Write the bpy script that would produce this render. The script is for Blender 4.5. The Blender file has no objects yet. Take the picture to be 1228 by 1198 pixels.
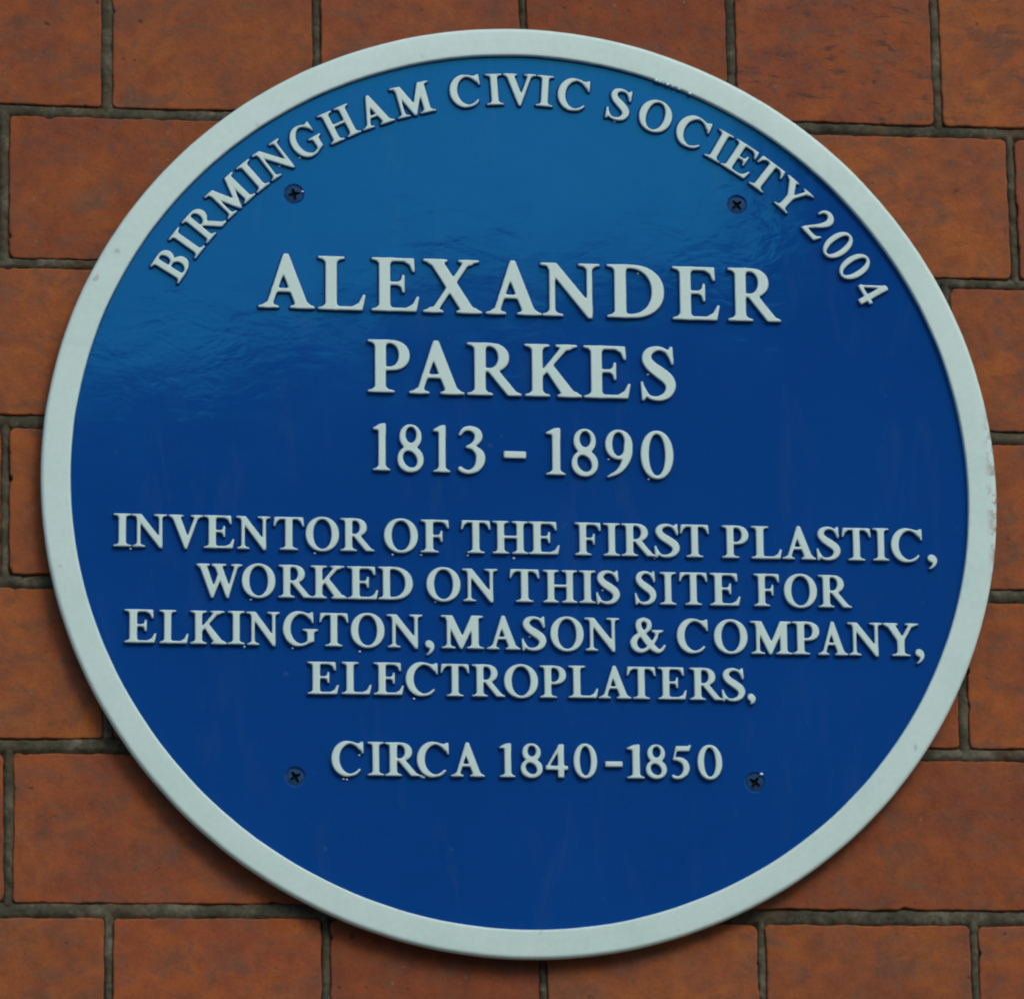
import bpy, bmesh, math, random
import numpy as np
from mathutils import Matrix, Vector, noise
from mathutils.geometry import delaunay_2d_cdt

# ------------------------------------------------------------------ camera, sky, sun, exposure
S = bpy.context.scene
S.unit_settings.system = 'METRIC'
MM = 0.001
cam = bpy.data.cameras.new('camera')
camo = bpy.data.objects.new('camera', cam)
S.collection.objects.link(camo)
_r = Vector((0.9920945854776643, -0.12417592638079837, -0.01812933460919032))
_u = Vector((-0.014926586126748537, -0.26020606240247246, 0.9654377256538098))
_f = Vector((0.12460148671866722, 0.9575349311625508, 0.26000254827794794))
camo.matrix_world = Matrix(((_r.x, _u.x, -_f.x, -0.3669189909777534),
                            (_r.y, _u.y, -_f.y, -2.7795678526504006),
                            (_r.z, _u.z, -_f.z, -0.7610633384592721),
                            (0, 0, 0, 1)))
cam.sensor_fit = 'HORIZONTAL'
cam.sensor_width = 36.0
cam.lens = 6588.158747 / 1228 * 36.0
cam.clip_start = 0.05
cam.clip_end = 500
S.camera = camo
S.cycles.filter_width = 2.1

SUN_EL, SUN_AZ = math.radians(40), math.radians(26)      # azimuth from -Y (out of the wall) towards +X
sun_dir = Vector((math.cos(SUN_EL) * math.sin(SUN_AZ), -math.cos(SUN_EL) * math.cos(SUN_AZ), math.sin(SUN_EL)))
w = bpy.data.worlds.new('World')
S.world = w
w.use_nodes = True
nt = w.node_tree
nt.nodes.clear()
sky = nt.nodes.new('ShaderNodeTexSky')
sky.sky_type = 'NISHITA'
sky.sun_disc = False
sky.sun_elevation = SUN_EL
sky.sun_rotation = math.pi - SUN_AZ
sky.air_density = 1.0
sky.dust_density = 2.5
sky.ozone_density = 2.0
bg = nt.nodes.new('ShaderNodeBackground')
bg.inputs['Strength'].default_value = 0.14
wo = nt.nodes.new('ShaderNodeOutputWorld')
nt.links.new(sky.outputs[0], bg.inputs[0])
nt.links.new(bg.outputs[0], wo.inputs[0])
sl = bpy.data.lights.new('sun', 'SUN')
sl.energy = 0.6
sl.angle = math.radians(18)
sl.color = (1.0, 0.97, 0.92)
so = bpy.data.objects.new('sun', sl)
S.collection.objects.link(so)
so.rotation_euler = (-sun_dir).to_track_quat('-Z', 'Y').to_euler()
S.view_settings.view_transform = 'Standard'
S.view_settings.look = 'None'
S.view_settings.exposure = 0.30
S.view_settings.gamma = 1.0

# ------------------------------------------------------------------ helpers
C = S.collection
rnd = random.Random(7)


def link(name, me, parent=None, mats=()):
    o = bpy.data.objects.new(name, me)
    C.objects.link(o)
    if parent is not None:
        o.parent = parent
    if me is not None:
        for m in mats:
            if m.name not in [x.name for x in me.materials if x]:
                me.materials.append(m)
    return o


def mesh_from(name, V, F, smooth=None, midx=None):
    me = bpy.data.meshes.new(name)
    me.from_pydata([tuple(v) for v in V], [], [tuple(f) for f in F])
    if smooth is True:
        me.polygons.foreach_set('use_smooth', [True] * len(F))
    elif smooth is not None:
        me.polygons.foreach_set('use_smooth', list(smooth))
    if midx is not None:
        me.polygons.foreach_set('material_index', list(midx))
    me.update()
    return me


class NT:
    def __init__(self, name):
        self.m = bpy.data.materials.new(name)
        self.m.use_nodes = True
        self.t = self.m.node_tree
        self.p = self.t.nodes['Principled BSDF']

    def n(self, typ, **kw):
        nd = self.t.nodes.new('ShaderNode' + typ)
        for k, v in kw.items():
            if k in nd.inputs.keys():
                nd.inputs[k].default_value = v
            else:
                setattr(nd, k, v)
        return nd

    def l(self, a, b):
        self.t.links.new(a, b)

    def noise(self, vec, scale, detail=4, rough=.6, dist=0.0):
        nd = self.n('TexNoise')
        nd.inputs['Scale'].default_value = scale
        nd.inputs['Detail'].default_value = detail
        nd.inputs['Roughness'].default_value = rough
        nd.inputs['Distortion'].default_value = dist
        if vec is not None:
            self.l(vec, nd.inputs['Vector'])
        return nd.outputs['Fac']

    def ramp(self, fac, stops, interp='LINEAR'):
        nd = self.n('ValToRGB')
        cr = nd.color_ramp
        cr.interpolation = interp
        while len(cr.elements) < len(stops):
            cr.elements.new(0.5)
        for e, (p, c) in zip(cr.elements, stops):
            e.position = p
            e.color = (c[0], c[1], c[2], 1) if not isinstance(c, (int, float)) else (c, c, c, 1)
        self.l(fac, nd.inputs['Fac'])
        return nd.outputs['Color']

    def mix(self, fac, a, b, mode='MIX'):
        nd = self.n('Mix', data_type='RGBA', blend_type=mode)
        for sock, v in ((nd.inputs[0], fac), (nd.inputs[6], a), (nd.inputs[7], b)):
            if isinstance(v, (int, float)):
                sock.default_value = v
            elif isinstance(v, tuple):
                sock.default_value = (v[0], v[1], v[2], 1)
            else:
                self.l(v, sock)
        return nd.outputs[2]

    def bump(self, h, dist, strength=1.0, prev=None):
        nd = self.n('Bump')
        nd.inputs['Strength'].default_value = strength
        nd.inputs['Distance'].default_value = dist
        self.l(h, nd.inputs['Height'])
        if prev is not None:
            self.l(prev, nd.inputs['Normal'])
        return nd.outputs['Normal']

    def mapv(self, vec, scale=(1, 1, 1), rot=(0, 0, 0), loc=(0, 0, 0)):
        nd = self.n('Mapping')
        nd.inputs['Scale'].default_value = scale
        nd.inputs['Rotation'].default_value = rot
        nd.inputs['Location'].default_value = loc
        self.l(vec, nd.inputs['Vector'])
        return nd.outputs['Vector']


def brick_material():
    k = NT('brick_clay')
    tc = k.n('TexCoord').outputs['Object']
    oi = k.n('ObjectInfo')
    off = k.n('VectorMath', operation='SCALE')
    cmb = k.n('CombineXYZ')
    k.l(oi.outputs['Random'], cmb.inputs[0]); k.l(oi.outputs['Random'], cmb.inputs[2])
    k.l(cmb.outputs[0], off.inputs[0]); off.inputs['Scale'].default_value = 3.7
    add = k.n('VectorMath', operation='ADD')
    k.l(tc, add.inputs[0]); k.l(off.outputs[0], add.inputs[1])
    v = add.outputs[0]
    base = k.ramp(k.noise(v, 24, 4, .62, .6), [(.28, (.225, .066, .027)), (.5, (.295, .083, .021)), (.74, (.360, .106, .019))])
    # per brick tone
    tone = k.ramp(oi.outputs['Random'], [(0, (.80, .70, .78)), (.2, (1.04, 1.10, 1.0)), (.4, (.90, .80, .90)), (.6, (1.08, 1.09, 1.0)), (.8, (.94, .98, 1.1)), (1, (1.0, .86, .88))])
    c = k.mix(1.0, base, tone, 'MULTIPLY')
    # purple-grey fired smudges
    sm = k.ramp(k.noise(k.mapv(v, (1, 1, 1.7)), 46, 5, .66, .8), [(.46, 0.0), (.70, .75)])
    c = k.mix(sm, c, (.140, .075, .045))
    mot = k.ramp(k.noise(v, 95, 4, .7, .4), [(.30, (.70, .70, .76)), (.55, (1.0, 1.0, 1.0)), (.75, (1.16, 1.22, 1.1))])
    c = k.mix(.8, c, mot, 'MULTIPLY')
    # dark kiss marks and scratches, on some bricks only
    gate = oi.outputs['Alpha']
    sc = k.ramp(k.noise(k.mapv(v, (1.1, 1, 3.4), (0, math.radians(12), 0), (2, 5, 1)), 58, 5, .7, .7), [(.55, 0.0), (.66, .85)])
    mg = k.n('Math', operation='MULTIPLY'); k.l(gate, mg.inputs[0]); k.l(sc, mg.inputs[1])
    c = k.mix(mg.outputs[0], c, (.060, .036, .028))
    # fine grain
    gr = k.ramp(k.noise(v, 620, 3, .75), [(.28, (.80, .80, .80)), (.72, (1.2, 1.2, 1.2))])
    c = k.mix(.65, c, gr, 'MULTIPLY')
    # dark pits and pale grit
    pit = k.ramp(k.noise(v, 150, 2, .5), [(.69, 0.0), (.76, .65)])
    c = k.mix(pit, c, (.035, .022, .016))
    grit = k.ramp(k.noise(k.mapv(v, loc=(4, 2, 7)), 210, 2, .5), [(.70, 0.0), (.77, .55)])
    c = k.mix(grit, c, (.26, .17, .11))
    k.l(c, k.p.inputs['Base Color'])
    k.p.inputs['Roughness'].default_value = .78
    k.p.inputs['Specular IOR Level'].default_value = .3
    b = k.bump(k.noise(v, 60, 6, .7, .3), .0012, .8)
    b = k.bump(k.noise(v, 420, 4, .7), .00035, .8, b)
    b = k.bump(pit, -.0006, .7, b)
    k.l(b, k.p.inputs['Normal'])
    return k.m


def mortar_material():
    k = NT('lime_mortar')
    tc = k.n('TexCoord').outputs['Object']
    c = k.ramp(k.noise(tc, 55, 5, .7, .5), [(.28, (.034, .034, .022)), (.50, (.086, .083, .053)), (.70, (.20, .18, .125))])
    g = k.ramp(k.noise(tc, 900, 3, .8), [(.25, .55), (.75, 1.4)])
    c = k.mix(.8, c, g, 'MULTIPLY')
    rd = k.ramp(k.noise(k.mapv(tc, loc=(3, 1, 5)), 38, 4, .6), [(.52, 0.0), (.75, .5)])
    c = k.mix(rd, c, (.15, .075, .04))
    k.l(c, k.p.inputs['Base Color'])
    k.p.inputs['Roughness'].default_value = .95
    k.p.inputs['Specular IOR Level'].default_value = .15
    b = k.bump(k.noise(tc, 260, 6, .8), .0010, .9)
    k.l(b, k.p.inputs['Normal'])
    return k.m


def paint_blue():
    k = NT('blue_gloss_paint')
    tc = k.n('TexCoord').outputs['Object']
    c = k.ramp(k.noise(tc, 9, 4, .6), [(.3, (.0038, .056, .250)), (.7, (.0052, .063, .276))])
    g = k.ramp(k.noise(tc, 800, 2, .7), [(.25, .86), (.75, 1.14)])
    c = k.mix(.6, c, g, 'MULTIPLY')
    ds = k.ramp(k.noise(k.mapv(tc, (1.0, .22, 1.0)), 60, 5, .7, .4), [(.56, 0.0), (.80, .10)])
    c = k.mix(ds, c, (.10, .16, .20))
    fk = k.ramp(k.noise(k.mapv(tc, loc=(7, 3, 0)), 170, 2, .5), [(.755, 0.0), (.80, .25)])
    c = k.mix(fk, c, (.06, .16, .30))
    k.l(c, k.p.inputs['Base Color'])
    r = k.ramp(k.noise(tc, 30, 3, .6), [(.3, .05), (.7, .08)])
    k.l(r, k.p.inputs['Roughness'])
    k.p.inputs['IOR'].default_value = 1.58
    k.p.inputs['Specular Tint'].default_value = (.05, .72, .96, 1)
    # brushed-on enamel: long slow undulation, short sagging ripples, orange peel
    rip = k.mapv(tc, (1.0, 1.55, 1.0), (0, 0, math.radians(24)))
    patch = k.ramp(k.noise(k.mapv(tc, loc=(3.3, 1.2, 0)), 11, 3, .6), [(.42, .25), (.62, 1.0)])
    b = k.bump(k.noise(tc, 5, 1, .5), .00010, 1.0)
    hh = k.n('Math', operation='MULTIPLY')
    k.l(k.noise(rip, 52, 4, .58, .35), hh.inputs[0]); k.l(patch, hh.inputs[1])
    b = k.bump(hh.outputs[0], .000080, 1.0, b)
    b = k.bump(k.noise(tc, 420, 2, .5), .0000035, 1.0, b)
    k.l(b, k.p.inputs['Normal'])
    return k.m


def paint_white(name='white_enamel_paint', chips=True):
    k = NT(name)
    tc = k.n('TexCoord').outputs['Object']
    c = k.ramp(k.noise(tc, 26, 6, .72), [(.3, (.525, .735, .665)), (.5, (.585, .785, .705)), (.7, (.625, .805, .755))])
    g = k.ramp(k.noise(tc, 300, 3, .7), [(.25, .93), (.75, 1.05)])
    c = k.mix(.6, c, g, 'MULTIPLY')
    if chips:
        # small rust-pink scuffs, most of them along the right hand edge of the rim
        sx = k.n('SeparateXYZ'); k.l(tc, sx.inputs[0])
        edge = k.n('MapRange'); k.l(sx.outputs[0], edge.inputs[0])
        edge.inputs[1].default_value = .2475; edge.inputs[2].default_value = .2525
        ch = k.ramp(k.noise(k.mapv(tc, (1.4, 1, .9)), 130, 3, .6), [(.50, 0.0), (.56, .8)])
        m = k.n('Math', operation='MULTIPLY'); k.l(edge.outputs[0], m.inputs[0]); k.l(ch, m.inputs[1])
        c = k.mix(m.outputs[0], c, (.30, .22, .20))
        fl = k.ramp(k.noise(k.mapv(tc, (1, 1, 1), loc=(9, 0, 3)), 95, 2, .5), [(.71, 0.0), (.76, .5)])
        c = k.mix(fl, c, (.33, .30, .30))
    k.l(c, k.p.inputs['Base Color'])
    k.p.inputs['Roughness'].default_value = .38
    k.p.inputs['IOR'].default_value = 1.45
    b = k.bump(k.noise(tc, 60, 4, .6), .00012, .8)
    k.l(b, k.p.inputs['Normal'])
    return k.m


def plain(name, col, rough=.6, metal=0.0, nscale=40, amp=.15):
    k = NT(name)
    tc = k.n('TexCoord').outputs['Object']
    c = k.ramp(k.noise(tc, nscale, 4, .6), [(.3, tuple(x * (1 - amp) for x in col)), (.7, tuple(x * (1 + amp) for x in col))])
    k.l(c, k.p.inputs['Base Color'])
    k.p.inputs['Roughness'].default_value = rough
    k.p.inputs['Metallic'].default_value = metal
    return k.m


M_BRICK = brick_material()
M_MORTAR = mortar_material()
M_BLUE = paint_blue()
M_WHITE = paint_white()
M_LETTER = paint_white('white_letter_paint', False)
M_SCREW = plain('blue_black_screw', (.007, .050, .135), .6, 0, 400, .6)
M_SCREW.node_tree.nodes['Principled BSDF'].inputs['Specular IOR Level'].default_value = .15
M_RECESS = plain('dark_screw_recess', (.003, .007, .014), .8, 0, 300, .3)
M_RECESS.node_tree.nodes['Principled BSDF'].inputs['Specular IOR Level'].default_value = .1
M_BEAD = plain('pale_glint_bead', (.72, .88, .92), .12, 0, 300, .05)  # pale colour for the added beads that stand in for glints

# ------------------------------------------------------------------ brick wall (wall face is the plane y = 0)
# joint centre lines, millimetres from the plaque's centre: bed joints as polylines, perpends as x positions
BED = {
    2: ([(-276, 204.6), (-219, 203.7), (-160, 203.3), (160, 205.5), (204, 204.3), (282, 204.2)], 6.6),
    3: ([(-275, 118.6), (-249, 119.1), (242, 118.2), (278, 118.0)], 5.6),
    4: ([(-275, 31.7), (-253, 32.0), (261, 31.6)], 7.4),
    5: ([(-274, -54.0), (-261, -53.9), (260, -55.5)], 7.2),
    6: ([(-274, -142.2), (-218, -140.6), (245, -142.0)], 6.8),
    7: ([(-269, -227.9), (-110, -227.6), (161, -229.7), (263, -229.3)], 7.8),
}
PERP = {   # course between bed k and bed k+1 is course k
    1: ([-219.3, -106.5, 5.7, 119.5, 232.6], [6.0, 4.6, 3.8, 5.0, 5.0]),
    2: ([-273.6, -57.9, 48.0, 271.7], [5.2, 5, 5, 4.6]),
    3: ([-211.7, -99.6, 10.5, 121.7, 232.6], [5, 5, 5, 5, 4.6]),
    4: ([-272.1, -54.1, 56.1, 280.7], [4.8, 5, 5, 5]),
    5: ([-218.4, -107.8, 4.6, 118.5, 233.3], [5.6, 5, 5, 5, 5.4]),
    6: ([-269.4, -47.3, 65.7, 294.6], [5.0, 5, 5, 5]),
    7: ([-217.8, -106.2, 6.6, 121.3, 234.0], [4.6, 4.6, 4.2, 4.4, 4.4]),
}
PITCH = 87.0
for k in list(range(-2, 2)) + list(range(8, 12)):
    z = 205 + (2 - k) * PITCH if k < 2 else -229.0 - (k - 7) * PITCH
    BED[k] = ([(-270, z + rnd.uniform(-.8, .8)), (270, z + rnd.uniform(-.8, .8))], rnd.uniform(4.8, 6.4))
for k in (-2, -1, 0, 8, 9, 10):
    if k % 2:
        xs = [-218 + 113 * i for i in range(5)]
    else:
        xs = [-271, -52, 58, 284]
    PERP[k] = ([x + rnd.uniform(-2, 2) for x in xs], [rnd.uniform(4.4, 5.6) for _ in xs])
XMIN, XMAX = -760, 760
for k, (xs, ws) in PERP.items():
    header = (k % 2 != 0)
    i = 0
    while xs[0] > XMIN:
        d = 113 if header else (219 if (i % 2) else 111)
        xs.insert(0, xs[0] - d + rnd.uniform(-1.5, 1.5)); ws.insert(0, rnd.uniform(4.4, 5.6)); i += 1
    i = 0
    while xs[-1] < XMAX:
        d = 113 if header else (219 if (i % 2) else 111)
        xs.append(xs[-1] + d + rnd.uniform(-1.5, 1.5)); ws.append(rnd.uniform(4.4, 5.6)); i += 1


def bedz(k, x):
    pts = BED[k][0]
    return float(np.interp(x, [p[0] for p in pts], [p[1] for p in pts]))


wall = link('brick_wall', None)
wall['label'] = 'orange-red brick wall with dark grey-brown mortar joints behind the round plaque'
wall['category'] = 'wall'


def brick_mesh(x0, x1, zb0, zb1, zt0, zt1, seed):
    """one fired brick: wavy arris, softly rounded corners and front edge (mm)"""
    cx, cz = (x0 + x1) / 2, (zb0 + zt0 + zb1 + zt1) / 4
    R = 3.2
    pts = []
    cor = [((x0, zb0), 180), ((x1, zb1), 270), ((x1, zt1), 0), ((x0, zt0), 90)]
    rr = [R * (0.6 + .8 * noise.random()) for _ in range(4)]
    for i in range(4):
        (px, pz), a0 = cor[i]
        (qx, qz), _ = cor[(i + 1) % 4]
        r = rr[i]
        sx = 1 if px == x0 else -1
        sz = 1 if i < 2 else -1
        ccx, ccz = px + sx * r, pz + sz * r
        for t in (0, 22.5, 45, 67.5, 90):
            a = math.radians(a0 + t)
            pts.append((ccx + r * math.cos(a), ccz + r * math.sin(a)))
        # along the side to the next corner
        r2 = rr[(i + 1) % 4]
        n = max(3, int(math.hypot(qx - px, qz - pz) / 1.6))
        dx, dz = qx - px, qz - pz
        L = math.hypot(dx, dz)
        for j in range(1, n):
            t = (r + (L - r - r2) * j / n) / L
            pts.append((px + dx * t, pz + dz * t))
    N = len(pts)
    V = []
    rings = [(-.0, 21.0), (-.0, 1.8), (.16, .60), (.50, .15), (1.1, 0.0)]      # inset, depth
    for inset, dep in rings:
        for (px, pz) in pts:
            w_ = noise.noise(Vector((px * .09 + seed, pz * .09, seed * 1.7))) * .6 + noise.noise(Vector((px * .32, pz * .32 + seed, 4.1))) * .38 + noise.noise(Vector((px * .9, pz * .9 + seed, 2.2))) * .22
            ch = noise.noise(Vector((px * .16 + seed * 3, pz * .16, 9.7)))
            if ch > .42:
                w_ -= (ch - .42) * 5.0                                          # chipped arris
            vx, vz = cx - px, cz - pz
            nx = (1 if abs(px - x0) < abs(px - x1) else -1) * min(1, max(0, 1 - min(abs(px - x0), abs(px - x1)) / R))
            nz = (1 if abs(pz - (zb0 + zb1) / 2) < abs(pz - (zt0 + zt1) / 2) else -1) * min(1, max(0, 1 - min(abs(pz - (zb0 + zb1) / 2), abs(pz - (zt0 + zt1) / 2)) / R))
            l = math.hypot(nx, nz) or 1
            nx, nz = nx / l, nz / l
            k = inset - w_
            V.append(((px + nx * k - cx) * MM, dep * MM, (pz + nz * k - cz) * MM))
    F = []
    sm = []
    for a in range(len(rings) - 1):
        for i in range(N):
            j = (i + 1) % N
            F.append((a * N + i, a * N + j, (a + 1) * N + j, (a + 1) * N + i)); sm.append(a > 0)
    F.append(tuple((len(rings) - 1) * N + i for i in range(N))); sm.append(False)
    return mesh_from('brick', V, F, sm), cx, cz


for k in sorted(PERP):
    xs, ws = PERP[k]
    for i in range(len(xs) - 1):
        x0, x1 = xs[i] + ws[i] / 2, xs[i + 1] - ws[i + 1] / 2
        if k == -2 or k == 10:
            pass
        ht, hb = BED[k][1] / 2, BED[k + 1][1] / 2
        me, cx, cz = brick_mesh(x0, x1, bedz(k + 1, x0) + hb, bedz(k + 1, x1) + hb, bedz(k, x0) - ht, bedz(k, x1) - ht, rnd.uniform(0, 60))
        o = link('brick', me, wall, [M_BRICK])
        o.color = (1, 1, 1, {(1, 119.5): 1.0, (1, 232.6): .55, (2, 48.0): .35, (7, 121.3): .15}.get((k, xs[i]), rnd.choice((0, 0, 0, .25))))
        o.location = (cx * MM, rnd.uniform(-.5, .6) * MM, cz * MM)
        o.rotation_euler = (math.radians(rnd.uniform(-.25, .25)), 0, math.radians(rnd.uniform(-.25, .25)))

# mortar: joints as raked ridges with rough relief, each strip running on under the brick arrises
V, F = [], []


def strip(p0, p1, half, step, cfun, horizontal):
    n = int((p1 - p0) / step) + 1
    offs = [-1.5, -1.0, -.72, -.35, 0, .35, .72, 1.0, 1.5]
    prof = [3.2, 2.1, 1.1, .55, .5, .6, 1.0, 2.0, 3.2]
    b = len(V)
    for i in range(n):
        t = p0 + (p1 - p0) * i / (n - 1)
        c = cfun(t)
        for o_, d_ in zip(offs, prof):
            q = c + o_ * half
            x, z = (t, q) if horizontal else (q, t)
            dd = d_ + .8 * noise.noise(Vector((x * .22, z * .22, 3))) + .9 * noise.noise(Vector((x * .6, z * .6, 8))) + .8 * noise.noise(Vector((x * .05, z * .05, 1)))
            V.append((x * MM, max(.2, dd) * MM, z * MM))
    m = len(offs)
    for i in range(n - 1):
        for j in range(m - 1):
            a = b + i * m + j
            F.append((a, a + 1, a + m + 1, a + m) if horizontal else (a, a + m, a + m + 1, a + 1))


for k in BED:
    near = 1.2 if -1 < k < 9 else 4
    strip(-780, -300, BED[k][1] / 2, 4, lambda x, k=k: bedz(k, x), True)
    strip(-300, 300, BED[k][1] / 2, near, lambda x, k=k: bedz(k, x), True)
    strip(300, 780, BED[k][1] / 2, 4, lambda x, k=k: bedz(k, x), True)
for k in PERP:
    xs, ws = PERP[k]
    for x, w_ in zip(xs, ws):
        near = 1.2 if abs(x) < 310 and 0 < k < 9 else 4
        strip(bedz(k + 1, x) + 1, bedz(k, x) - 1, w_ / 2, near, lambda z, x=x: x, False)
mo = link('mortar', mesh_from('mortar', V, F, True), wall, [M_MORTAR])
# wall core behind the facing bricks
V = []
for (x0, x1, z0, z1, y0, y1) in [(-3.2, 4.2, -2.5, 2.4, .012, .24)]:
    V = [(x0, y0, z0), (x1, y0, z0), (x1, y1, z0), (x0, y1, z0), (x0, y0, z1), (x1, y0, z1), (x1, y1, z1), (x0, y1, z1)]
F = [(0, 1, 5, 4), (1, 2, 6, 5), (2, 3, 7, 6), (3, 0, 4, 7), (4, 5, 6, 7), (0, 3, 2, 1)]
link('wall_core', mesh_from('wall_core', V, F), wall, [M_BRICK])

# ------------------------------------------------------------------ lettering: signed-distance glyph design
GX0, GX1, GY0, GY1, GS = -.14, 1.54, -.40, 1.18, .0125
gx = np.arange(GX0, GX1, GS)
gy = np.arange(GY0, GY1, GS)
GXX, GYY = np.meshgrid(gx, gy)


def sd_poly(P):
    P = np.asarray(P, float)
    d = np.full(GXX.shape, 1e9)
    ins = np.zeros(GXX.shape, bool)
    n = len(P)
    for i in range(n):
        ax, ay = P[i]; bx, by = P[(i + 1) % n]
        ex, ey = bx - ax, by - ay
        L2 = ex * ex + ey * ey
        if L2 < 1e-12:
            continue
        wx, wy = GXX - ax, GYY - ay
        t = np.clip((wx * ex + wy * ey) / L2, 0, 1)
        d = np.minimum(d, (wx - ex * t) ** 2 + (wy - ey * t) ** 2)
        if ay != by:
            c = ((ay > GYY) != (by > GYY)) & (GXX < (bx - ax) * (GYY - ay) / (by - ay) + ax)
            ins ^= c
    d = np.sqrt(d)
    return np.where(ins, -d, d)


def sd_stroke(P):
    """variable-width stroke through (x, y, r) nodes, Catmull-Rom smoothed"""
    P = np.asarray(P, float)
    Q = np.vstack([2 * P[0] - P[1], P, 2 * P[-1] - P[-2]])
    pts = []
    for i in range(1, len(Q) - 2):
        for t in np.linspace(0, 1, 7)[:-1]:
            a, b, c, d_ = Q[i - 1], Q[i], Q[i + 1], Q[i + 2]
            pts.append(.5 * ((2 * b) + (-a + c) * t + (2 * a - 5 * b + 4 * c - d_) * t * t + (-a + 3 * b - 3 * c + d_) * t ** 3))
    pts.append(P[-1])
    pts = np.array(pts)
    d = np.full(GXX.shape, 1e9)
    for i in range(len(pts) - 1):
        ax, ay, ar = pts[i]; bx, by, br = pts[i + 1]
        ex, ey = bx - ax, by - ay
        L2 = max(ex * ex + ey * ey, 1e-12)
        wx, wy = GXX - ax, GYY - ay
        t = np.clip((wx * ex + wy * ey) / L2, 0, 1)
        d = np.minimum(d, np.hypot(wx - ex * t, wy - ey * t) - (ar + (br - ar) * t))
    return d


def U(*a):
    k = .022
    d = a[0]
    for b in a[1:]:
        h = np.clip(.5 + .5 * (b - d) / k, 0, 1)
        d = b * (1 - h) + d * h - k * h * (1 - h)
    return d


def SUB(a, b):
    return np.maximum(a, -b)


def box(x0, x1, y0, y1):
    return sd_poly([(x0, y0), (x1, y0), (x1, y1), (x0, y1)])


def ell(cx, cy, rx, ry, n=56, e=2.08):
    P = []
    for i in range(n):
        a = 2 * math.pi * i / n
        c, s = math.cos(a), math.sin(a)
        P.append((cx + rx * math.copysign(abs(c) ** (2 / e), c), cy + ry * math.copysign(abs(s) ** (2 / e), s)))
    return sd_poly(P)


def bowl(x0, xc, x1, y0, y1, e=2.15, n=20):
    P = [(x0, y0)]
    cy, ry, rx = (y0 + y1) / 2, (y1 - y0) / 2, x1 - xc
    for i in range(n + 1):
        a = -math.pi / 2 + math.pi * i / n
        c, s = max(0, math.cos(a)), math.sin(a)
        P.append((xc + rx * c ** (2 / e), cy + ry * math.copysign(abs(s) ** (2 / e), s)))
    P.append((x0, y1))
    return sd_poly(P)


SF = .052


def foot(x0, x1, s0, s1, y=0, up=1):
    """bracketed slab serif x0..x1 carrying a stem s0..s1"""
    b = .055
    P = [(x0, 0), (x1, 0), (x1, SF * .85), (min(s1 + b, x1 - .01), SF * 1.15), (s1, SF + b), (s0, SF + b), (max(s0 - b, x0 + .01), SF * 1.15), (x0, SF * .85)]
    return sd_poly([(px, y + up * py) for px, py in P])


def stem(s0, s1, f0=None, f1=None, t0=None, t1=None, y0=0, y1=1):
    a = [box(s0, s1, y0 + .01, y1 - .01)]
    if f0 is not None:
        a.append(foot(f0, f1, s0, s1, y0, 1))
    if t0 is not None:
        a.append(foot(t0, t1, s0, s1, y1, -1))
    return U(*a)


def topfoot(x0, x1, s0, s1):
    return foot(x0, x1, s0, s1, 1, -1)


def g_I(): return stem(.15, .355, 0, .505, 0, .505)
def g_L(): return U(stem(.14, .35, 0, .4, 0, .50), sd_poly([(.3, 0), (.83, 0), (.89, .30), (.84, .30), (.76, .14), (.64, .072), (.3, .072)]))
def armtop(w, x=.3): return sd_poly([(x, 1), (w, 1), (w + .012, .74), (w - .035, .74), (w - .085, .87), (w - .19, .932), (x, .932)])
def armmid(x, y=.52): return sd_poly([(x, y - .033), (.50, y - .033), (.555, y - .07), (.575, y - .17), (.62, y - .17), (.62, y + .17), (.575, y + .17), (.555, y + .07), (.50, y + .033), (x, y + .033)])
def g_E(): return U(stem(.14, .35, 0, .4, 0, .4), armtop(.80), armmid(.32), sd_poly([(.3, 0), (.84, 0), (.895, .29), (.85, .29), (.77, .14), (.65, .07), (.3, .07)]))
def g_F(): return U(stem(.14, .35, 0, .51, 0, .4), armtop(.80), armmid(.32, .50))
def g_T(): return U(stem(.345, .555, .19, .71), sd_poly([(.03, 1), (.87, 1), (.90, .72), (.855, .72), (.80, .86), (.70, .932), (.2, .932), (.10, .86), (.045, .72), (0, .72)]))
def g_H(): return U(stem(.135, .335, 0, .47, 0, .47), stem(.715, .915, .58, 1.05, .58, 1.05), box(.3, .75, .475, .55))
def g_N(): return U(stem(.165, .27, .03, .42, y1=.93), stem(.855, .955, t0=.70, t1=1.10, y0=.04), sd_poly([(0, 1), (.30, 1), (.955, .20), (.955, -.03), (.88, -.03), (.165, .86), (.12, .935), (0, .95)]))
def g_M(): return U(stem(.165, .27, .02, .42, y1=.93), stem(.885, 1.09, .76, 1.24, y1=1.0), sd_poly([(0, 1), (.33, 1), (.69, .22), (.61, -.005), (.55, -.005), (.165, .84), (.12, .94), (0, .95)]), sd_poly([(.56, -.005), (.62, -.005), (.93, .68), (1.0, .9), (.93, 1), (.885, 1), (.57, .25)]), sd_poly([(.90, 1), (1.22, 1), (1.22, .95), (1.09, .92), (.9, .85)]))
def g_A(): return U(sd_poly([(.715, 0), (.955, 0), (.56, 1.02), (.475, 1.02), (.40, .80)]), sd_poly([(.135, 0), (.245, 0), (.53, .83), (.475, 1.02), (.45, .97)]), box(.25, .66, .30, .375), foot(0, .385, .14, .255), foot(.59, 1.05, .715, .93))
def g_V(): return U(sd_poly([(.075, 1), (.32, 1), (.59, .26), (.53, -.03), (.475, -.03)]), sd_poly([(.48, -.03), (.535, -.03), (.90, 1), (.79, 1), (.50, .18)]), topfoot(0, .43, .1, .30), topfoot(.66, 1.03, .79, .89))
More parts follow.
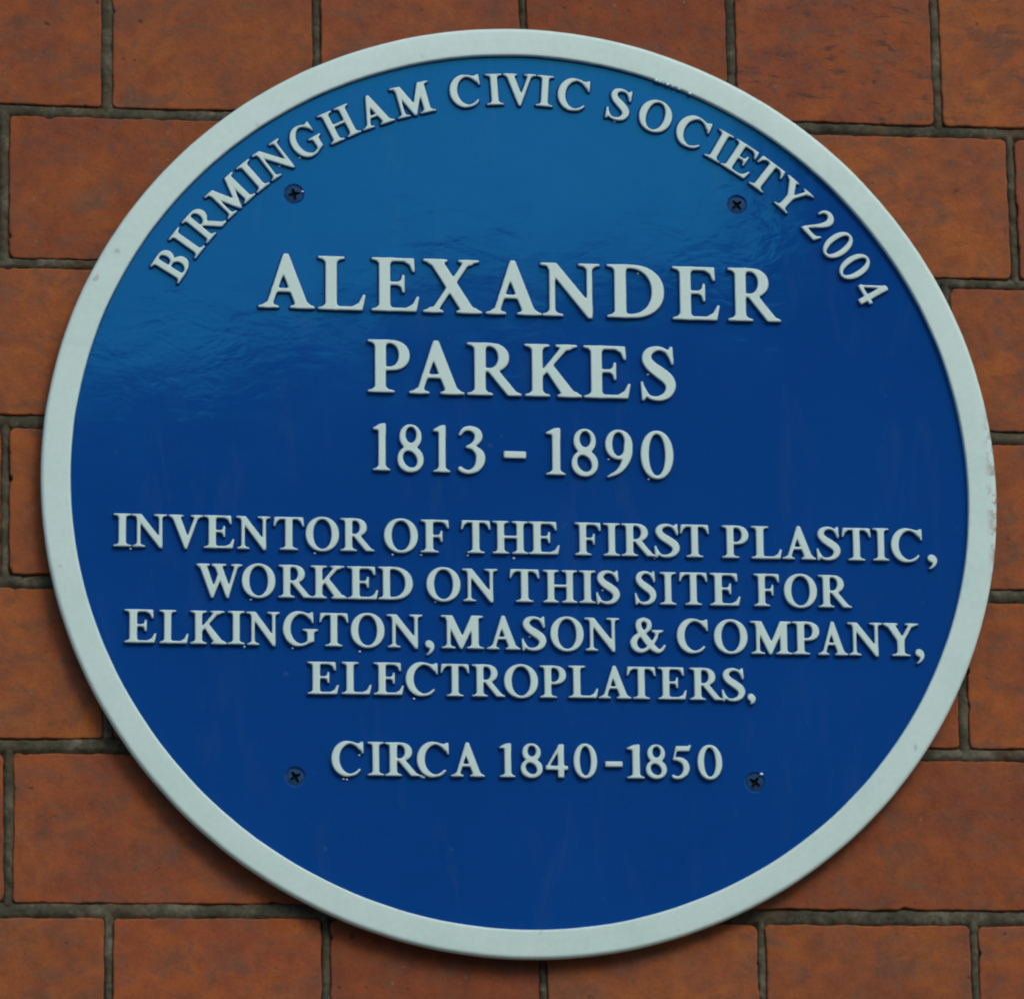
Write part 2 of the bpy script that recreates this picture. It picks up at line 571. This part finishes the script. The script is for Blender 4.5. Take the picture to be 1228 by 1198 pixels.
def g_W(): return U(sd_poly([(.07, 1), (.29, 1), (.535, .28), (.50, -.03), (.44, -.03)]), sd_poly([(.45, -.03), (.50, -.03), (.74, .58), (.68, .78), (.46, .14)]), sd_poly([(.53, 1), (.75, 1), (1.0, .28), (.965, -.03), (.905, -.03)]), sd_poly([(.91, -.03), (.965, -.03), (1.27, 1), (1.17, 1), (.93, .16)]), topfoot(0, .40, .09, .28), topfoot(.46, .90, .55, .74), topfoot(1.05, 1.38, 1.17, 1.26))
def g_X(): return U(sd_poly([(.09, 1), (.35, 1), (1.0, 0), (.735, 0)]), sd_poly([(.785, 1), (.91, 1), (.25, 0), (.125, 0)]), topfoot(.0, .46, .13, .32), topfoot(.66, 1.05, .79, .90), foot(0, .38, .13, .25), foot(.62, 1.1, .75, .98))
def g_Y(): return U(sd_poly([(.07, 1), (.33, 1), (.62, .50), (.62, .38), (.42, .38), (.42, .46)]), sd_poly([(.79, 1), (.91, 1), (.62, .48), (.55, .40), (.53, .52)]), stem(.42, .625, .26, .79, y1=.5), topfoot(0, .44, .1, .31), topfoot(.66, 1.05, .79, .90))
def g_K(): return U(stem(.14, .345, 0, .485, 0, .485), sd_poly([(.33, .37), (.33, .49), (.75, 1), (.88, 1), (.885, .98), (.45, .49)]), sd_poly([(.41, .50), (.53, .63), (1.02, .02), (1.0, 0), (.75, 0)]), topfoot(.60, 1.02, .74, .88), foot(.63, 1.1, .75, 1.0))
def g_P(): return U(stem(.14, .35, 0, .52, 0, .4), SUB(bowl(.3, .46, .82, .42, 1), bowl(.35, .42, .605, .492, .93)))
def g_R(): return U(stem(.14, .35, 0, .49, 0, .4), SUB(bowl(.3, .46, .80, .45, 1), bowl(.35, .42, .59, .52, .93)), sd_poly([(.37, .49), (.58, .50), (.93, .08), (1.03, .045), (1.03, 0), (.77, 0)]))
def g_B(): return U(stem(.14, .35, 0, .4, 0, .4), SUB(bowl(.3, .46, .77, .49, 1), bowl(.35, .42, .565, .555, .93)), SUB(bowl(.3, .46, .86, 0, .55), bowl(.35, .42, .63, .07, .49)))
def g_D(): return U(stem(.14, .35, 0, .4, 0, .4), SUB(bowl(.3, .47, 1.06, 0, 1), bowl(.35, .42, .83, .072, .928)))
def g_O(): return SUB(ell(.51, .5, .51, .53), ell(.51, .5, .285, .455))


def arc(cx, cy, rx, ry, a0, a1, rf, n=22):
    P = []
    for i in range(n + 1):
        a = math.radians(a0 + (a1 - a0) * i / n)
        P.append((cx + rx * math.cos(a), cy + ry * math.sin(a), rf(a)))
    return P


def cr(a):
    return .036 + .076 * max(0, -math.cos(a)) ** .85


def g_C():
    return U(sd_stroke(arc(.51, .5, .40, .487, 38, 318, lambda a: cr(a) if math.degrees(a) < 290 else max(.026, .040 - .0004 * (math.degrees(a) - 290)))),
             sd_poly([(.865, 1.01), (.915, 1.01), (.925, .66), (.885, .66), (.84, .78), (.74, .90), (.70, .97), (.80, .965)]))


def g_G():
    return U(sd_stroke(arc(.52, .5, .41, .487, 42, 318, cr)),
             sd_poly([(.865, 1.01), (.91, 1.01), (.92, .68), (.88, .68), (.84, .79), (.74, .90), (.70, .97), (.80, .965)]),
             sd_poly([(.74, .10), (.78, .06), (.94, .12), (.94, .44), (.735, .44)]), foot(.60, 1.06, .735, .94, .495, -1))


def g_S():
    return U(sd_stroke([(.60, .76, .026), (.50, .92, .032), (.345, .975, .042), (.19, .91, .07), (.145, .775, .085), (.22, .64, .10), (.37, .52, .112), (.52, .39, .108), (.57, .245, .088), (.50, .09, .068), (.335, .018, .045), (.17, .06, .032), (.065, .25, .026)]),
             sd_poly([(.57, 1.02), (.61, 1.02), (.625, .67), (.585, .67), (.55, .80), (.50, .88)]),
             sd_poly([(.05, -.03), (.09, -.03), (.16, .10), (.09, .20), (.075, .34), (.03, .34)]))


def g_amp():
    return U(sd_stroke([(.42, .985, .05), (.28, .90, .075), (.27, .74, .088), (.36, .56, .095), (.53, .32, .105), (.72, .10, .09), (.86, .02, .06), (.97, .08, .04), (1.04, .19, .03)]),
             sd_stroke([(.42, .985, .05), (.56, .91, .07), (.585, .77, .07), (.52, .65, .055), (.38, .56, .05), (.20, .44, .075), (.11, .28, .10), (.17, .10, .085), (.33, .02, .06), (.50, .08, .05), (.66, .24, .045), (.78, .42, .045), (.82, .60, .04)]),
             sd_poly([(.66, .66), (1.0, .66), (1.0, .62), (.86, .55), (.76, .55), (.66, .615)]))


def g_comma(): return sd_stroke([(.13, .105, .115), (.17, .09, .11), (.215, .03, .085), (.215, -.06, .055), (.16, -.15, .035), (.07, -.215, .018)])
def g_dash(): return box(.01, .50, .34, .50)
def g_1(): return U(stem(.135, .315, 0, .43, y1=1.0), sd_poly([(0, .87), (0, .915), (.20, 1.01), (.315, 1.02), (.315, .80), (.12, .86)]))
def g_2(): return U(sd_stroke([(.045, .73, .028), (.10, .88, .045), (.24, .955, .065), (.38, .89, .09), (.43, .74, .095), (.36, .54, .07), (.22, .33, .045), (.06, .10, .035)]), sd_poly([(.0, 0), (.52, 0), (.61, .25), (.57, .26), (.49, .165), (.40, .14), (.12, .14), (0, .05)]))
def g_3(): return U(sd_stroke([(.045, .82, .030), (.13, .93, .045), (.27, .955, .06), (.40, .88, .08), (.42, .75, .08), (.34, .63, .055), (.20, .555, .03)]), sd_stroke([(.19, .565, .028), (.33, .535, .055), (.45, .42, .09), (.46, .26, .095), (.38, .10, .07), (.23, .025, .045), (.12, .045, .05), (.055, .09, .055)]))
def g_4(): return U(box(.375, .555, 0, .97), sd_poly([(.42, 1.0), (.555, 1.0), (.555, .86), (.42, .84), (.11, .345), (0, .345), (0, .29)]), box(.0, .68, .23, .35))
def g_5(): return U(sd_poly([(.14, .98), (.50, .98), (.58, 1.03), (.60, 1.0), (.54, .83), (.17, .83), (.13, .70), (.07, .56), (.05, .56)]), sd_stroke([(.09, .585, .03), (.22, .59, .06), (.38, .51, .085), (.45, .35, .095), (.41, .18, .08), (.28, .055, .05), (.14, .03, .045), (.055, .07, .05)]))
def g_8(): return SUB(SUB(U(ell(.29, .745, .245, .27), ell(.29, .265, .29, .285)), ell(.30, .785, .115, .165)), sd_poly([(.12 + .16 + .15 * math.cos(a) - .04 * math.sin(a), .265 + .175 * math.sin(a)) for a in np.linspace(0, 2 * math.pi, 30)[:-1]]))
def g_9(): return U(SUB(ell(.28, .69, .28, .325), ell(.275, .70, .125, .25)), sd_stroke([(.47, .70, .085), (.465, .50, .09), (.39, .28, .075), (.26, .11, .05), (.06, .0, .026)]))
def g_0(): return SUB(ell(.34, .5, .34, .525), ell(.34, .5, .165, .44))


def g_stub(): return sd_stroke([(.12, .11, .115), (.17, .07, .10), (.17, -.02, .06), (.12, -.08, .025)])


GLY = {'&': g_amp, ',': g_comma, '-': g_dash, ';,': g_stub}
for _c in 'ABCDEFGHIKLMNOPRSTVWXY01234589':
    GLY[_c] = globals()['g_' + _c]


def blur(f, sig):
    r = max(1, int(3 * sig / GS))
    x = np.arange(-r, r + 1) * GS
    k = np.exp(-x * x / (2 * sig * sig)); k /= k.sum()
    f = np.apply_along_axis(lambda m: np.convolve(np.pad(m, r, 'edge'), k, 'valid'), 0, f)
    return np.apply_along_axis(lambda m: np.convolve(np.pad(m, r, 'edge'), k, 'valid'), 1, f)


FIELD = {}


def field(ch, sig):
    if (ch, sig) not in FIELD:
        if ch not in FIELD:
            FIELD[ch] = GLY[ch]()
        FIELD[(ch, sig)] = blur(FIELD[ch], sig)
    return FIELD[(ch, sig)]


def contours(f, lev):
    """marching squares, closed loops of (x, y)"""
    g = f - lev
    g = np.where(np.abs(g) < 1e-9, 1e-9, g)
    ny, nx = g.shape
    seg = {}
    pos = {}

    def pt(e):
        if e not in pos:
            kind, i, j = e
            if kind == 0:
                a, b = g[j, i], g[j, i + 1]; t = a / (a - b)
                pos[e] = (gx[i] + GS * t, gy[j])
            else:
                a, b = g[j, i], g[j + 1, i]; t = a / (a - b)
                pos[e] = (gx[i], gy[j] + GS * t)
        return e
    neg = g < 0
    c = neg[:-1, :-1].astype(int) + 2 * neg[:-1, 1:] + 4 * neg[1:, 1:] + 8 * neg[1:, :-1]
    JJ, II = np.nonzero((c > 0) & (c < 15))
    for j, i in zip(JJ.tolist(), II.tolist()):
        k = c[j, i]
        B, R_, T, L = (0, i, j), (1, i + 1, j), (0, i, j + 1), (1, i, j)
        # inside kept on the left
        tab = {1: [(B, L)], 2: [(R_, B)], 3: [(R_, L)], 4: [(T, R_)], 6: [(T, B)], 7: [(T, L)], 8: [(L, T)], 9: [(B, T)], 11: [(R_, T)], 12: [(L, R_)], 13: [(B, R_)], 14: [(L, B)], 5: [(B, L), (T, R_)], 10: [(R_, B), (L, T)]}[k]
        for a, b in tab:
            seg[pt(a)] = pt(b)
    loops = []
    while seg:
        s = next(iter(seg)); lp = [s]; n = seg.pop(s)
        while n != s and n in seg:
            lp.append(n); n = seg.pop(n)
        if len(lp) > 8:
            loops.append([pos[e] for e in lp])
    return loops


def rdp(P, tol):
    if len(P) < 3:
        return P
    a, b = np.array(P[0]), np.array(P[-1])
    Q = np.array(P)
    ab = b - a; L = np.hypot(*ab)
    d = np.hypot(*(Q - a).T) if L < 1e-9 else np.abs(ab[0] * (Q[:, 1] - a[1]) - ab[1] * (Q[:, 0] - a[0])) / L
    i = int(d.argmax())
    if d[i] < tol:
        return [P[0], P[-1]]
    return rdp(P[:i + 1], tol)[:-1] + rdp(P[i:], tol)


def simp(lp, tol=.0016):
    h = len(lp) // 2
    return rdp(lp[:h + 1], tol)[:-1] + rdp(lp[h:] + [lp[0]], tol)[:-1]


def bilin(f, x, y):
    u = (x - GX0) / GS; v = (y - GY0) / GS
    i, j = int(u), int(v); a, b = u - i, v - j
    return (f[j, i] * (1 - a) + f[j, i + 1] * a) * (1 - b) + (f[j + 1, i] * (1 - a) + f[j + 1, i + 1] * a) * b


HL = 2.5 * MM                                # relief of the lettering above the plaque face
GM = {}


def glyph_mesh(ch, cls):
    """raised letter: filleted foot, steep flank, rounded shoulder, flat face. xy in cap heights, z in metres"""
    if (ch, cls) in GM:
        return GM[(ch, cls)]
    hmm, dil, sig = {'big': (30.0, -.002, .013), 'mid': (25.7, -.006, .014), 'small': (18.0, -.001, .016)}[cls]
    f = field(ch, sig)
    mm = 1.0 / hmm
    levels = [(dil + .95 * mm, 0.0), (dil + .40 * mm, .35 * MM), (dil + .10 * mm, HL - .75 * MM), (dil - .06 * mm, HL - .30 * MM), (dil - .28 * mm, HL - .07 * MM), (dil - .55 * mm, HL)]
    vs, es, zs = [], [], []
    for lev, z in levels:
        for lp in contours(f, lev):
            lp = simp(lp)
            if len(lp) < 4:
                continue
            b = len(vs)
            for i, p in enumerate(lp):
                vs.append(Vector(p)); zs.append(z)
                es.append((b + i, b + (i + 1) % len(lp)))
    vo, eo, fo, ov, oe, of = delaunay_2d_cdt(vs, es, [], 0, 1e-6)
    V = []
    for i, v in enumerate(vo):
        if ov[i]:
            z = zs[ov[i][0]]
        else:
            z = float(np.interp(-bilin(f, v.x, v.y), [-l for l, _ in levels], [q for _, q in levels]))
        V.append((v.x, v.y, z))
    F, sm, mi = [], [], []
    lev0 = levels[0][0]
    for t in fo:
        cx = sum(vo[i].x for i in t) / len(t); cy = sum(vo[i].y for i in t) / len(t)
        if bilin(f, cx, cy) < lev0 + .0005:
            zz = [V[i][2] for i in t]
            if max(zz) <= 1e-9:
                continue
            top = min(zz) >= HL - 1e-6
            a, b, c = (Vector(V[i]) for i in t[:3])
            tt = tuple(t)
            if (b - a).cross(c - a).z < 0:
                tt = tt[::-1]
            F.append(tt); sm.append(not top)
            mi.append(0 if sum(zz) / len(zz) > HL - .62 * MM else 1)
    me = mesh_from('letter', V, F, sm, mi)
    me.materials.append(M_LETTER); me.materials.append(M_BLUE)
    top = contours(f, dil)
    xs = [p[0] for l in top for p in l]
    GM[(ch, cls)] = (me, min(xs), max(xs), dil)
    return GM[(ch, cls)]


# ------------------------------------------------------------------ the plaque (own frame: x right, y up the wall, z out of the wall)
FACE, RIM = 7.4 * MM, 10.5 * MM
plaque = link('wall_plaque', None)
plaque['label'] = 'round blue cast plaque with white rim and raised white lettering, screwed to the brick wall'
plaque['category'] = 'plaque'
plaque.matrix_world = Matrix(((1, 0, 0, 0), (0, 0, -1, 0), (0, 1, 0, 0), (0, 0, 0, 1)))


def lathe(prof, n=256):
    V, F = [], []
    for r, z in prof:
        for i in range(n):
            a = 2 * math.pi * i / n
            V.append((r * math.cos(a), r * math.sin(a), z))
    for k in range(len(prof) - 1):
        for i in range(n):
            j = (i + 1) % n
            F.append((k * n + i, (k + 1) * n + i, (k + 1) * n + j, k * n + j))
    return V, F


SCREWS = [(-120.1, 158.1), (118.8, 157.5), (-121.9, -158.4), (119.1, -159.3)]
# plaque body: face with four countersunk holes, fillet up to the rim, outer flank
vs, es = [], []


def ring2(cx, cy, r, n):
    b = len(vs)
    for i in range(n):
        a = 2 * math.pi * i / n
        vs.append(Vector((cx + r * math.cos(a), cy + r * math.sin(a))))
        es.append((b + i, b + (i + 1) % n))


RF = .2379
ring2(0, 0, RF, 256)
for sx, sy in SCREWS:
    ring2(sx * MM, sy * MM, 5.7 * MM, 32)
vo, eo, fo, *_ = delaunay_2d_cdt(vs, es, [], 0, 1e-7)
V = [(v.x, v.y, FACE) for v in vo]
F, sm = [], []
for t in fo:
    cx = sum(vo[i].x for i in t) / 3; cy = sum(vo[i].y for i in t) / 3
    if math.hypot(cx, cy) < RF and all(math.hypot(cx - sx * MM, cy - sy * MM) > 5.68 * MM for sx, sy in SCREWS):
        a, b, c = (Vector(V[i]) for i in t)
        F.append(tuple(t) if (b - a).cross(c - a).z > 0 else tuple(t)[::-1]); sm.append(False)
# fillet
prof = [(RF, FACE), (.2381, FACE + .0001), (.2383, FACE + .0005), (.2385, FACE + .0014)]
v2, f2 = lathe(prof[::-1])
b = len(V); V += v2; F += [tuple(i + b for i in q) for q in f2]; sm += [True] * len(f2)
# outer flank (painted blue like the body) and back
prof = [(.2525, 0.0030), (.2533, .0042), (.2538, .0078)]
v2, f2 = lathe(prof[::-1])
b = len(V); V += v2; F += [tuple(i + b for i in q) for q in f2]; sm += [True] * len(f2)
v2, f2 = lathe([(.2525, .0030), (.249, .0009), (.10, .0009)])
b = len(V); V += v2; F += [tuple(i + b for i in q[::-1]) for q in f2]; sm += [True] * len(f2)
# countersinks
for sx, sy in SCREWS:
    v2, f2 = lathe([(5.7 * MM, FACE), (5.5 * MM, FACE - .10 * MM), (5.1 * MM, FACE - .5 * MM), (3.5 * MM, FACE - 3.2 * MM), (.01 * MM, FACE - 3.3 * MM)], 32)
    b = len(V)
    V += [(x + sx * MM, y + sy * MM, z) for x, y, z in v2]
    F += [tuple(i + b for i in q[::-1]) for q in f2]; sm += [True] * len(f2)
# relief of thick paint pooled under the letters is in the material
body = link('body', mesh_from('body', V, F, sm), plaque, [M_BLUE])
prof = [(.2384, FACE + .0011), (.2386, RIM - .0008), (.2388, RIM - .00025), (.2392, RIM - .00006), (.2397, RIM), (.2401, RIM), (.2516, RIM), (.2521, RIM - .00003), (.2527, RIM - .0002), (.2533, RIM - .0006), (.2538, RIM - .0013), (.2540, RIM - .0028)]
v2, f2 = lathe(prof[::-1])
def wob(v):
    a = math.atan2(v[1], v[0]); q = Vector((math.cos(a) * 3, math.sin(a) * 3, 0))
    d = .22 * noise.noise(q) + .12 * noise.noise(q * 4) + (.10 * noise.noise(q * 14) if math.hypot(v[0], v[1]) > .25 or math.hypot(v[0], v[1]) < .2395 else 0)
    k_ = 1 + d * MM / .25
    return (v[0] * k_, v[1] * k_, v[2])


v2 = [wob(v) for v in v2]
rim = link('rim', mesh_from('rim', v2, f2, True), plaque, [M_WHITE])
rim['label'] = 'raised white painted rim'

# screws: countersunk heads with a cross recess
def screw_mesh():
    n, R = 48, 4.9
    rr = [0, .25, .5, .75, 1.0, 1.3, 1.6, 1.9, 2.2, 2.5, 2.9, 3.3, 3.8, 4.3, 4.7, R]
    V, F, mi = [], [], []
    for r in rr:
        for i in range(n):
            a = 2 * math.pi * i / n
            x, y = r * math.cos(a), r * math.sin(a)
            z = .25 - .25 * (r / R) ** 2 * 1.6
            arm = min(abs(x), abs(y)); L = max(abs(x), abs(y))
            if r < 3.2 and arm < .85 - .12 * L:
                z -= 1.5 * min(1, (3.2 - r) / .8)
            elif r < 1.5:
                z -= 1.1
            V.append((x * MM, y * MM, z * MM))
    for k in range(len(rr) - 1):
        for i in range(n):
            j = (i + 1) % n
            q = (k * n + i, (k + 1) * n + i, (k + 1) * n + j, k * n + j)
            F.append(q)
            mi.append(1 if sum(V[t][2] for t in q) / 4 < -.32 * MM and rr[k] < 3 else 0)
    b = len(V)
    for i in range(n):
        a = 2 * math.pi * i / n
        V.append((3.2 * MM * math.cos(a), 3.2 * MM * math.sin(a), -2.8 * MM))
    k = len(rr) - 1
    for i in range(n):
        j = (i + 1) % n
        F.append((k * n + i, b + i, b + j, k * n + j)); mi.append(0)
    me = mesh_from('screw', V, F, None, mi)
    me.materials.append(M_SCREW); me.materials.append(M_RECESS)
    return me


sme = screw_mesh()
for (sx, sy), ang, dz in zip(SCREWS, (12, 38, 30, 55), (-.35, -.7, -.8, -.75)):
    o = link('screw', sme, plaque)
    o.location = (sx * MM, sy * MM, FACE + dz * MM)
    o.rotation_euler = (math.radians(rnd.uniform(-3, 3)), math.radians(rnd.uniform(-3, 3)), math.radians(ang))

LINES = {"ALEXANDER":[-0.53,92.57,30.02,[[-139.9,-109.7],[-108.2,-82.7],[-79.7,-54.1],[-52.2,-20.5],[-18.8,11.4],[10.6,42.9],[46.4,77.5],[81.7,107.4],[111.7,140.5]]],
"PARKES":[-0.49,47.56,29.34,[[-82.2,-59.6],[-60.3,-30.6],[-29.4,-0.2],[1.4,32.0],[32.9,58.2],[63.4,82.6]]],
"1813-1890":[-0.61,4.59,25.74,[[-80.0,-70.6],[-67.1,-52.9],[-48.1,-38.9],[-35.0,-20.2],[-10.7,1.5],[11.9,22.4],[25.4,39.9],[43.4,58.4],[62.3,80.2]]],
"INVENTOR OF THE FIRST PLASTIC,":[-0.29,-38.41,18.05,[[-216.3,-206.8],[-206.8,-188.2],[-187.4,-169.1],[-169.1,-153.0],[-152.2,-134.1],[-132.7,-116.4],[-115.9,-98.0],[-97.5,-79.5],[-74.7,-56.4],[-55.2,-40.1],[-34.0,-18.1],[-17.2,1.7],[1.7,18.4],[26.4,40.4],[41.6,50.5],[51.1,69.6],[68.6,82.4],[82.4,98.1],[104.8,119.3],[120.5,137.0],[137.0,155.4],[155.4,168.5],[169.1,184.9],[185.7,194.6],[195.4,212.6],[214.9,220.5]]],
"WORKED ON THIS SITE FOR":[-0.31,-64.39,17.95,[[-173.1,-149.0],[-149.5,-131.6],[-130.2,-112.3],[-113.3,-94.2],[-94.2,-77.8],[-77.9,-59.5],[-52.7,-34.4],[-33.7,-14.9],[-8.8,7.3],[9.0,27.3],[28.1,37.0],[37.0,49.9],[57.5,69.3],[71.0,79.8],[81.2,96.5],[97.6,114.0],[121.1,134.9],[137.0,155.1],[155.6,173.5]]],
"ELKINGTON, MASON & COMPANY,":[-0.36,-89.97,18.11,[[-210.5,-193.8],[-192.3,-177.0],[-176.3,-157.0],[-156.8,-147.9],[-147.2,-129.6],[-128.2,-109.6],[-109.1,-93.7],[-92.8,-74.7],[-73.8,-54.9],[-53.8,-48.6],[-45.3,-22.7],[-21.2,-3.4],[-2.9,10.4],[12.2,30.2],[30.4,49.0],[54.4,73.5],[79.2,96.1],[98.9,117.2],[118.5,140.9],[140.9,155.6],[154.5,170.7],[170.4,189.3],[189.3,208.7],[206.4,211.6]]],
"ELECTROPLATERS,":[-0.31,-115.53,17.56,[[-115.4,-99.0],[-97.6,-81.9],[-80.9,-65.0],[-64.3,-47.1],[-45.9,-30.6],[-29.4,-11.9],[-12.7,5.6],[6.3,20.4],[21.4,37.2],[37.2,54.6],[52.1,67.7],[68.7,84.0],[85.5,103.2],[102.4,115.1],[115.9,120.6]]],
"CIRCA 1840-1850":[-0.1,-158.22,18.1,[[-103.5,-86.4],[-84.5,-75.9],[-75.6,-57.1],[-59.0,-41.9],[-41.1,-23.3],[-15.6,-7.3],[-4.7,7.1],[8.4,20.5],[23.1,35.8],[39.7,49.2],[51.3,60.6],[61.1,72.5],[74.7,85.4],[88.4,101.8]]]}
CLS = {'ALEXANDER': 'big', 'PARKES': 'big', '1813-1890': 'mid'}


def put(ch, cls, M, sx, sy, x0=None):
    me, a, b, dil = glyph_mesh(ch, cls)
    nm = 'numeral' if ch.isdigit() else {',': 'comma', ';,': 'comma', '-': 'dash', '&': 'ampersand'}.get(ch, 'letter')
    o = link(nm, me, plaque)
    o.matrix_local = M @ Matrix.Translation((0, 0, FACE - .02 * MM)) @ Matrix.Diagonal((sx, sy, 1, 1))
    return o


for text, (ang, y0, h, ent) in LINES.items():
    chars = [c for c in text if c != ' ']
    cls = CLS.get(text, 'small')
    ta = math.tan(math.radians(ang))
    for ch, (xa, xb) in zip(chars, ent):
        if text == 'ELECTROPLATERS,' and ch == ',':
            ch = ';,'
        me, a, b, dil = glyph_mesh(ch, cls)
        sx = (xb - xa - .5) / (b - a)                      # half a millimetre of camera blur in the measured widths
        sy = (h - .4) / (1 + 2 * dil)
        jit = rnd.uniform(-.12, .12)
        X = xa + .25 - a * sx
        Y = y0 + .2 + ta * (xa + xb) / 2 + dil * sy + jit
        M = Matrix.Translation((X * MM, Y * MM, 0)) @ Matrix.Rotation(math.radians(ang), 4, 'Z')
        put(ch, cls, M, sx * MM, sy * MM)

ARC = [('B', -57.8, 14.6), ('I', -54.0, 9.0), ('R', -50.1, 16.8), ('M', -44.75, 21.2), ('I', -40.4, 9.0), ('N', -36.5, 17.8), ('G', -31.2, 17.2), ('H', -25.9, 18.2), ('A', -20.67, 18.4), ('M', -14.83, 21.8),
       ('C', -7.25, 17.2), ('I', -3.1, 9.2), ('V', .5, 18.2), ('I', 4.05, 9.2), ('C', 8.1, 17.2),
       ('S', 14.75, 12.8), ('O', 20.1, 18.2), ('C', 25.7, 17.4), ('I', 30.0, 9.2), ('E', 33.6, 16.0), ('T', 37.7, 16.2), ('Y', 42.4, 18.6),
       ('2', 48.1, 11.6), ('0', 51.93, 12.2), ('0', 55.8, 12.2), ('4', 60.0, 12.4)]
RB, HA = 210.6, 17.7
for ch, th, wmm in ARC:
    me, a, b, dil = glyph_mesh(ch, 'small')
    sx = (wmm - .4) / (b - a)
    sy = (HA - .2) / (1 + 2 * dil)
    M = Matrix.Rotation(-math.radians(th), 4, 'Z') @ Matrix.Translation((-(a + b) / 2 * sx * MM, (RB + dil * sy) * MM, 0))
    put(ch, 'small', M, sx * MM, sy * MM)

# pale beads added to imitate bright glints below letters and at the rim corner
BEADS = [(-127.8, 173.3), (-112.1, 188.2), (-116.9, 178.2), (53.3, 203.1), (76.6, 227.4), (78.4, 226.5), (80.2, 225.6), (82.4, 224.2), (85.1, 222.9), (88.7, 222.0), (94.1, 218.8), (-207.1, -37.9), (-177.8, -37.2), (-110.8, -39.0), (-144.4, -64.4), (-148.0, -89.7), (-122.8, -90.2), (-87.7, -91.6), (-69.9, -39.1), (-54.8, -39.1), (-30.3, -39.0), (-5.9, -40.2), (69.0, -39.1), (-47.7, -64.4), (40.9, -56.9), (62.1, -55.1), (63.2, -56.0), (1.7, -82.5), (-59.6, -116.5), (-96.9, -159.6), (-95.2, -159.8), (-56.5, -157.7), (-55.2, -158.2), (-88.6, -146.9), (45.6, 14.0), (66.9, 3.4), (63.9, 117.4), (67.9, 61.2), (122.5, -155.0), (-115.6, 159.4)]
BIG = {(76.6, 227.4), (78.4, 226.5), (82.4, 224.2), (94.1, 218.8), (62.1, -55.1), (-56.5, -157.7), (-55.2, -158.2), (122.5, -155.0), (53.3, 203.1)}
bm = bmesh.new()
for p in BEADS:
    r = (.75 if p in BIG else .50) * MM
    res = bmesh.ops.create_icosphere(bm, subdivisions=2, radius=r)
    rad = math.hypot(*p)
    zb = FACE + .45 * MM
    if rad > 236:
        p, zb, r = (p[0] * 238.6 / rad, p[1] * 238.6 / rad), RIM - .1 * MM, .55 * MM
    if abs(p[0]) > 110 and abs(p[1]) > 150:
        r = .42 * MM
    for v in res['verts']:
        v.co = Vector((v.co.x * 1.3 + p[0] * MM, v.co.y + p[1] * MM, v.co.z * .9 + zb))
me = bpy.data.meshes.new('glint_beads')
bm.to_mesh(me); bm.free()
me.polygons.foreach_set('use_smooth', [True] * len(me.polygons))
o = link('glint_beads', me, plaque, [M_BEAD])
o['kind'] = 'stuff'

# ------------------------------------------------------------------ what the gloss mirrors: street and the building opposite
GZ = -2.40
k = NT('paving')
tc = k.n('TexCoord').outputs['Object']
k.l(k.ramp(k.noise(tc, 1.2, 6, .7), [(.3, (.10, .10, .095)), (.7, (.16, .155, .145))]), k.p.inputs['Base Color'])
k.p.inputs['Roughness'].default_value = .85
g = link('ground', mesh_from('ground', [(-150, -150, GZ), (150, -150, GZ), (150, 150, GZ), (-150, 150, GZ)], [(0, 1, 2, 3)]), None, [k.m])
g['kind'] = 'structure'
M_OPP = plain('opposite_brickwork', (.10, .055, .04), .9, 0, 3, .2)
M_SLATE = plain('roof_slate', (.05, .052, .06), .7, 0, 4, .2)
M_GLASS = plain('window_glass', (.02, .025, .03), .1, 0, 2, .1)
opp = link('opposite_building', None)
opp['label'] = 'dark brick terrace with stepped parapet across the street from the plaque'
opp['category'] = 'building'


def boxes(name, B, mat):
    V, F = [], []
    for x0, x1, y0, y1, z0, z1 in B:
        b = len(V)
        V += [(x0, y0, z0), (x1, y0, z0), (x1, y1, z0), (x0, y1, z0), (x0, y0, z1), (x1, y0, z1), (x1, y1, z1), (x0, y1, z1)]
        F += [tuple(b + i for i in q) for q in ((0, 1, 5, 4), (1, 2, 6, 5), (2, 3, 7, 6), (3, 0, 4, 7), (4, 5, 6, 7), (0, 3, 2, 1))]
    return link(name, mesh_from(name, V, F), opp, [mat])


def gable(name, pts, y0, y1, mat):
    n = len(pts)
    V = [(x, y1, z) for x, z in pts] + [(x, y0, z) for x, z in pts]
    F = [tuple(range(n))[::-1], tuple(range(n, 2 * n))] + [(i, (i + 1) % n, n + (i + 1) % n, n + i) for i in range(n)]
    return link(name, mesh_from(name, V, F), opp, [mat])


# outline of the front wall and roofs, metres
gable('wall', [(-14, GZ - .1), (14, GZ - .1), (14, 7.6), (3.12, 7.6), (3.12, 5.22), (2.35, 5.22), (2.35, 5.14), (1.66, 5.14), (1.66, 4.97), (1.15, 4.97), (1.15, 4.80), (-14, 4.4)], -16.4, -16.0, M_OPP)
for i in range(9):
    for zf in (-1.4, 1.3):
        x = -12.5 + i * 2.9
        boxes('window', [(x, x + 1.1, -16.06, -15.97, GZ + 1.0 + (zf + 1.4), GZ + 2.6 + (zf + 1.4))], M_GLASS)
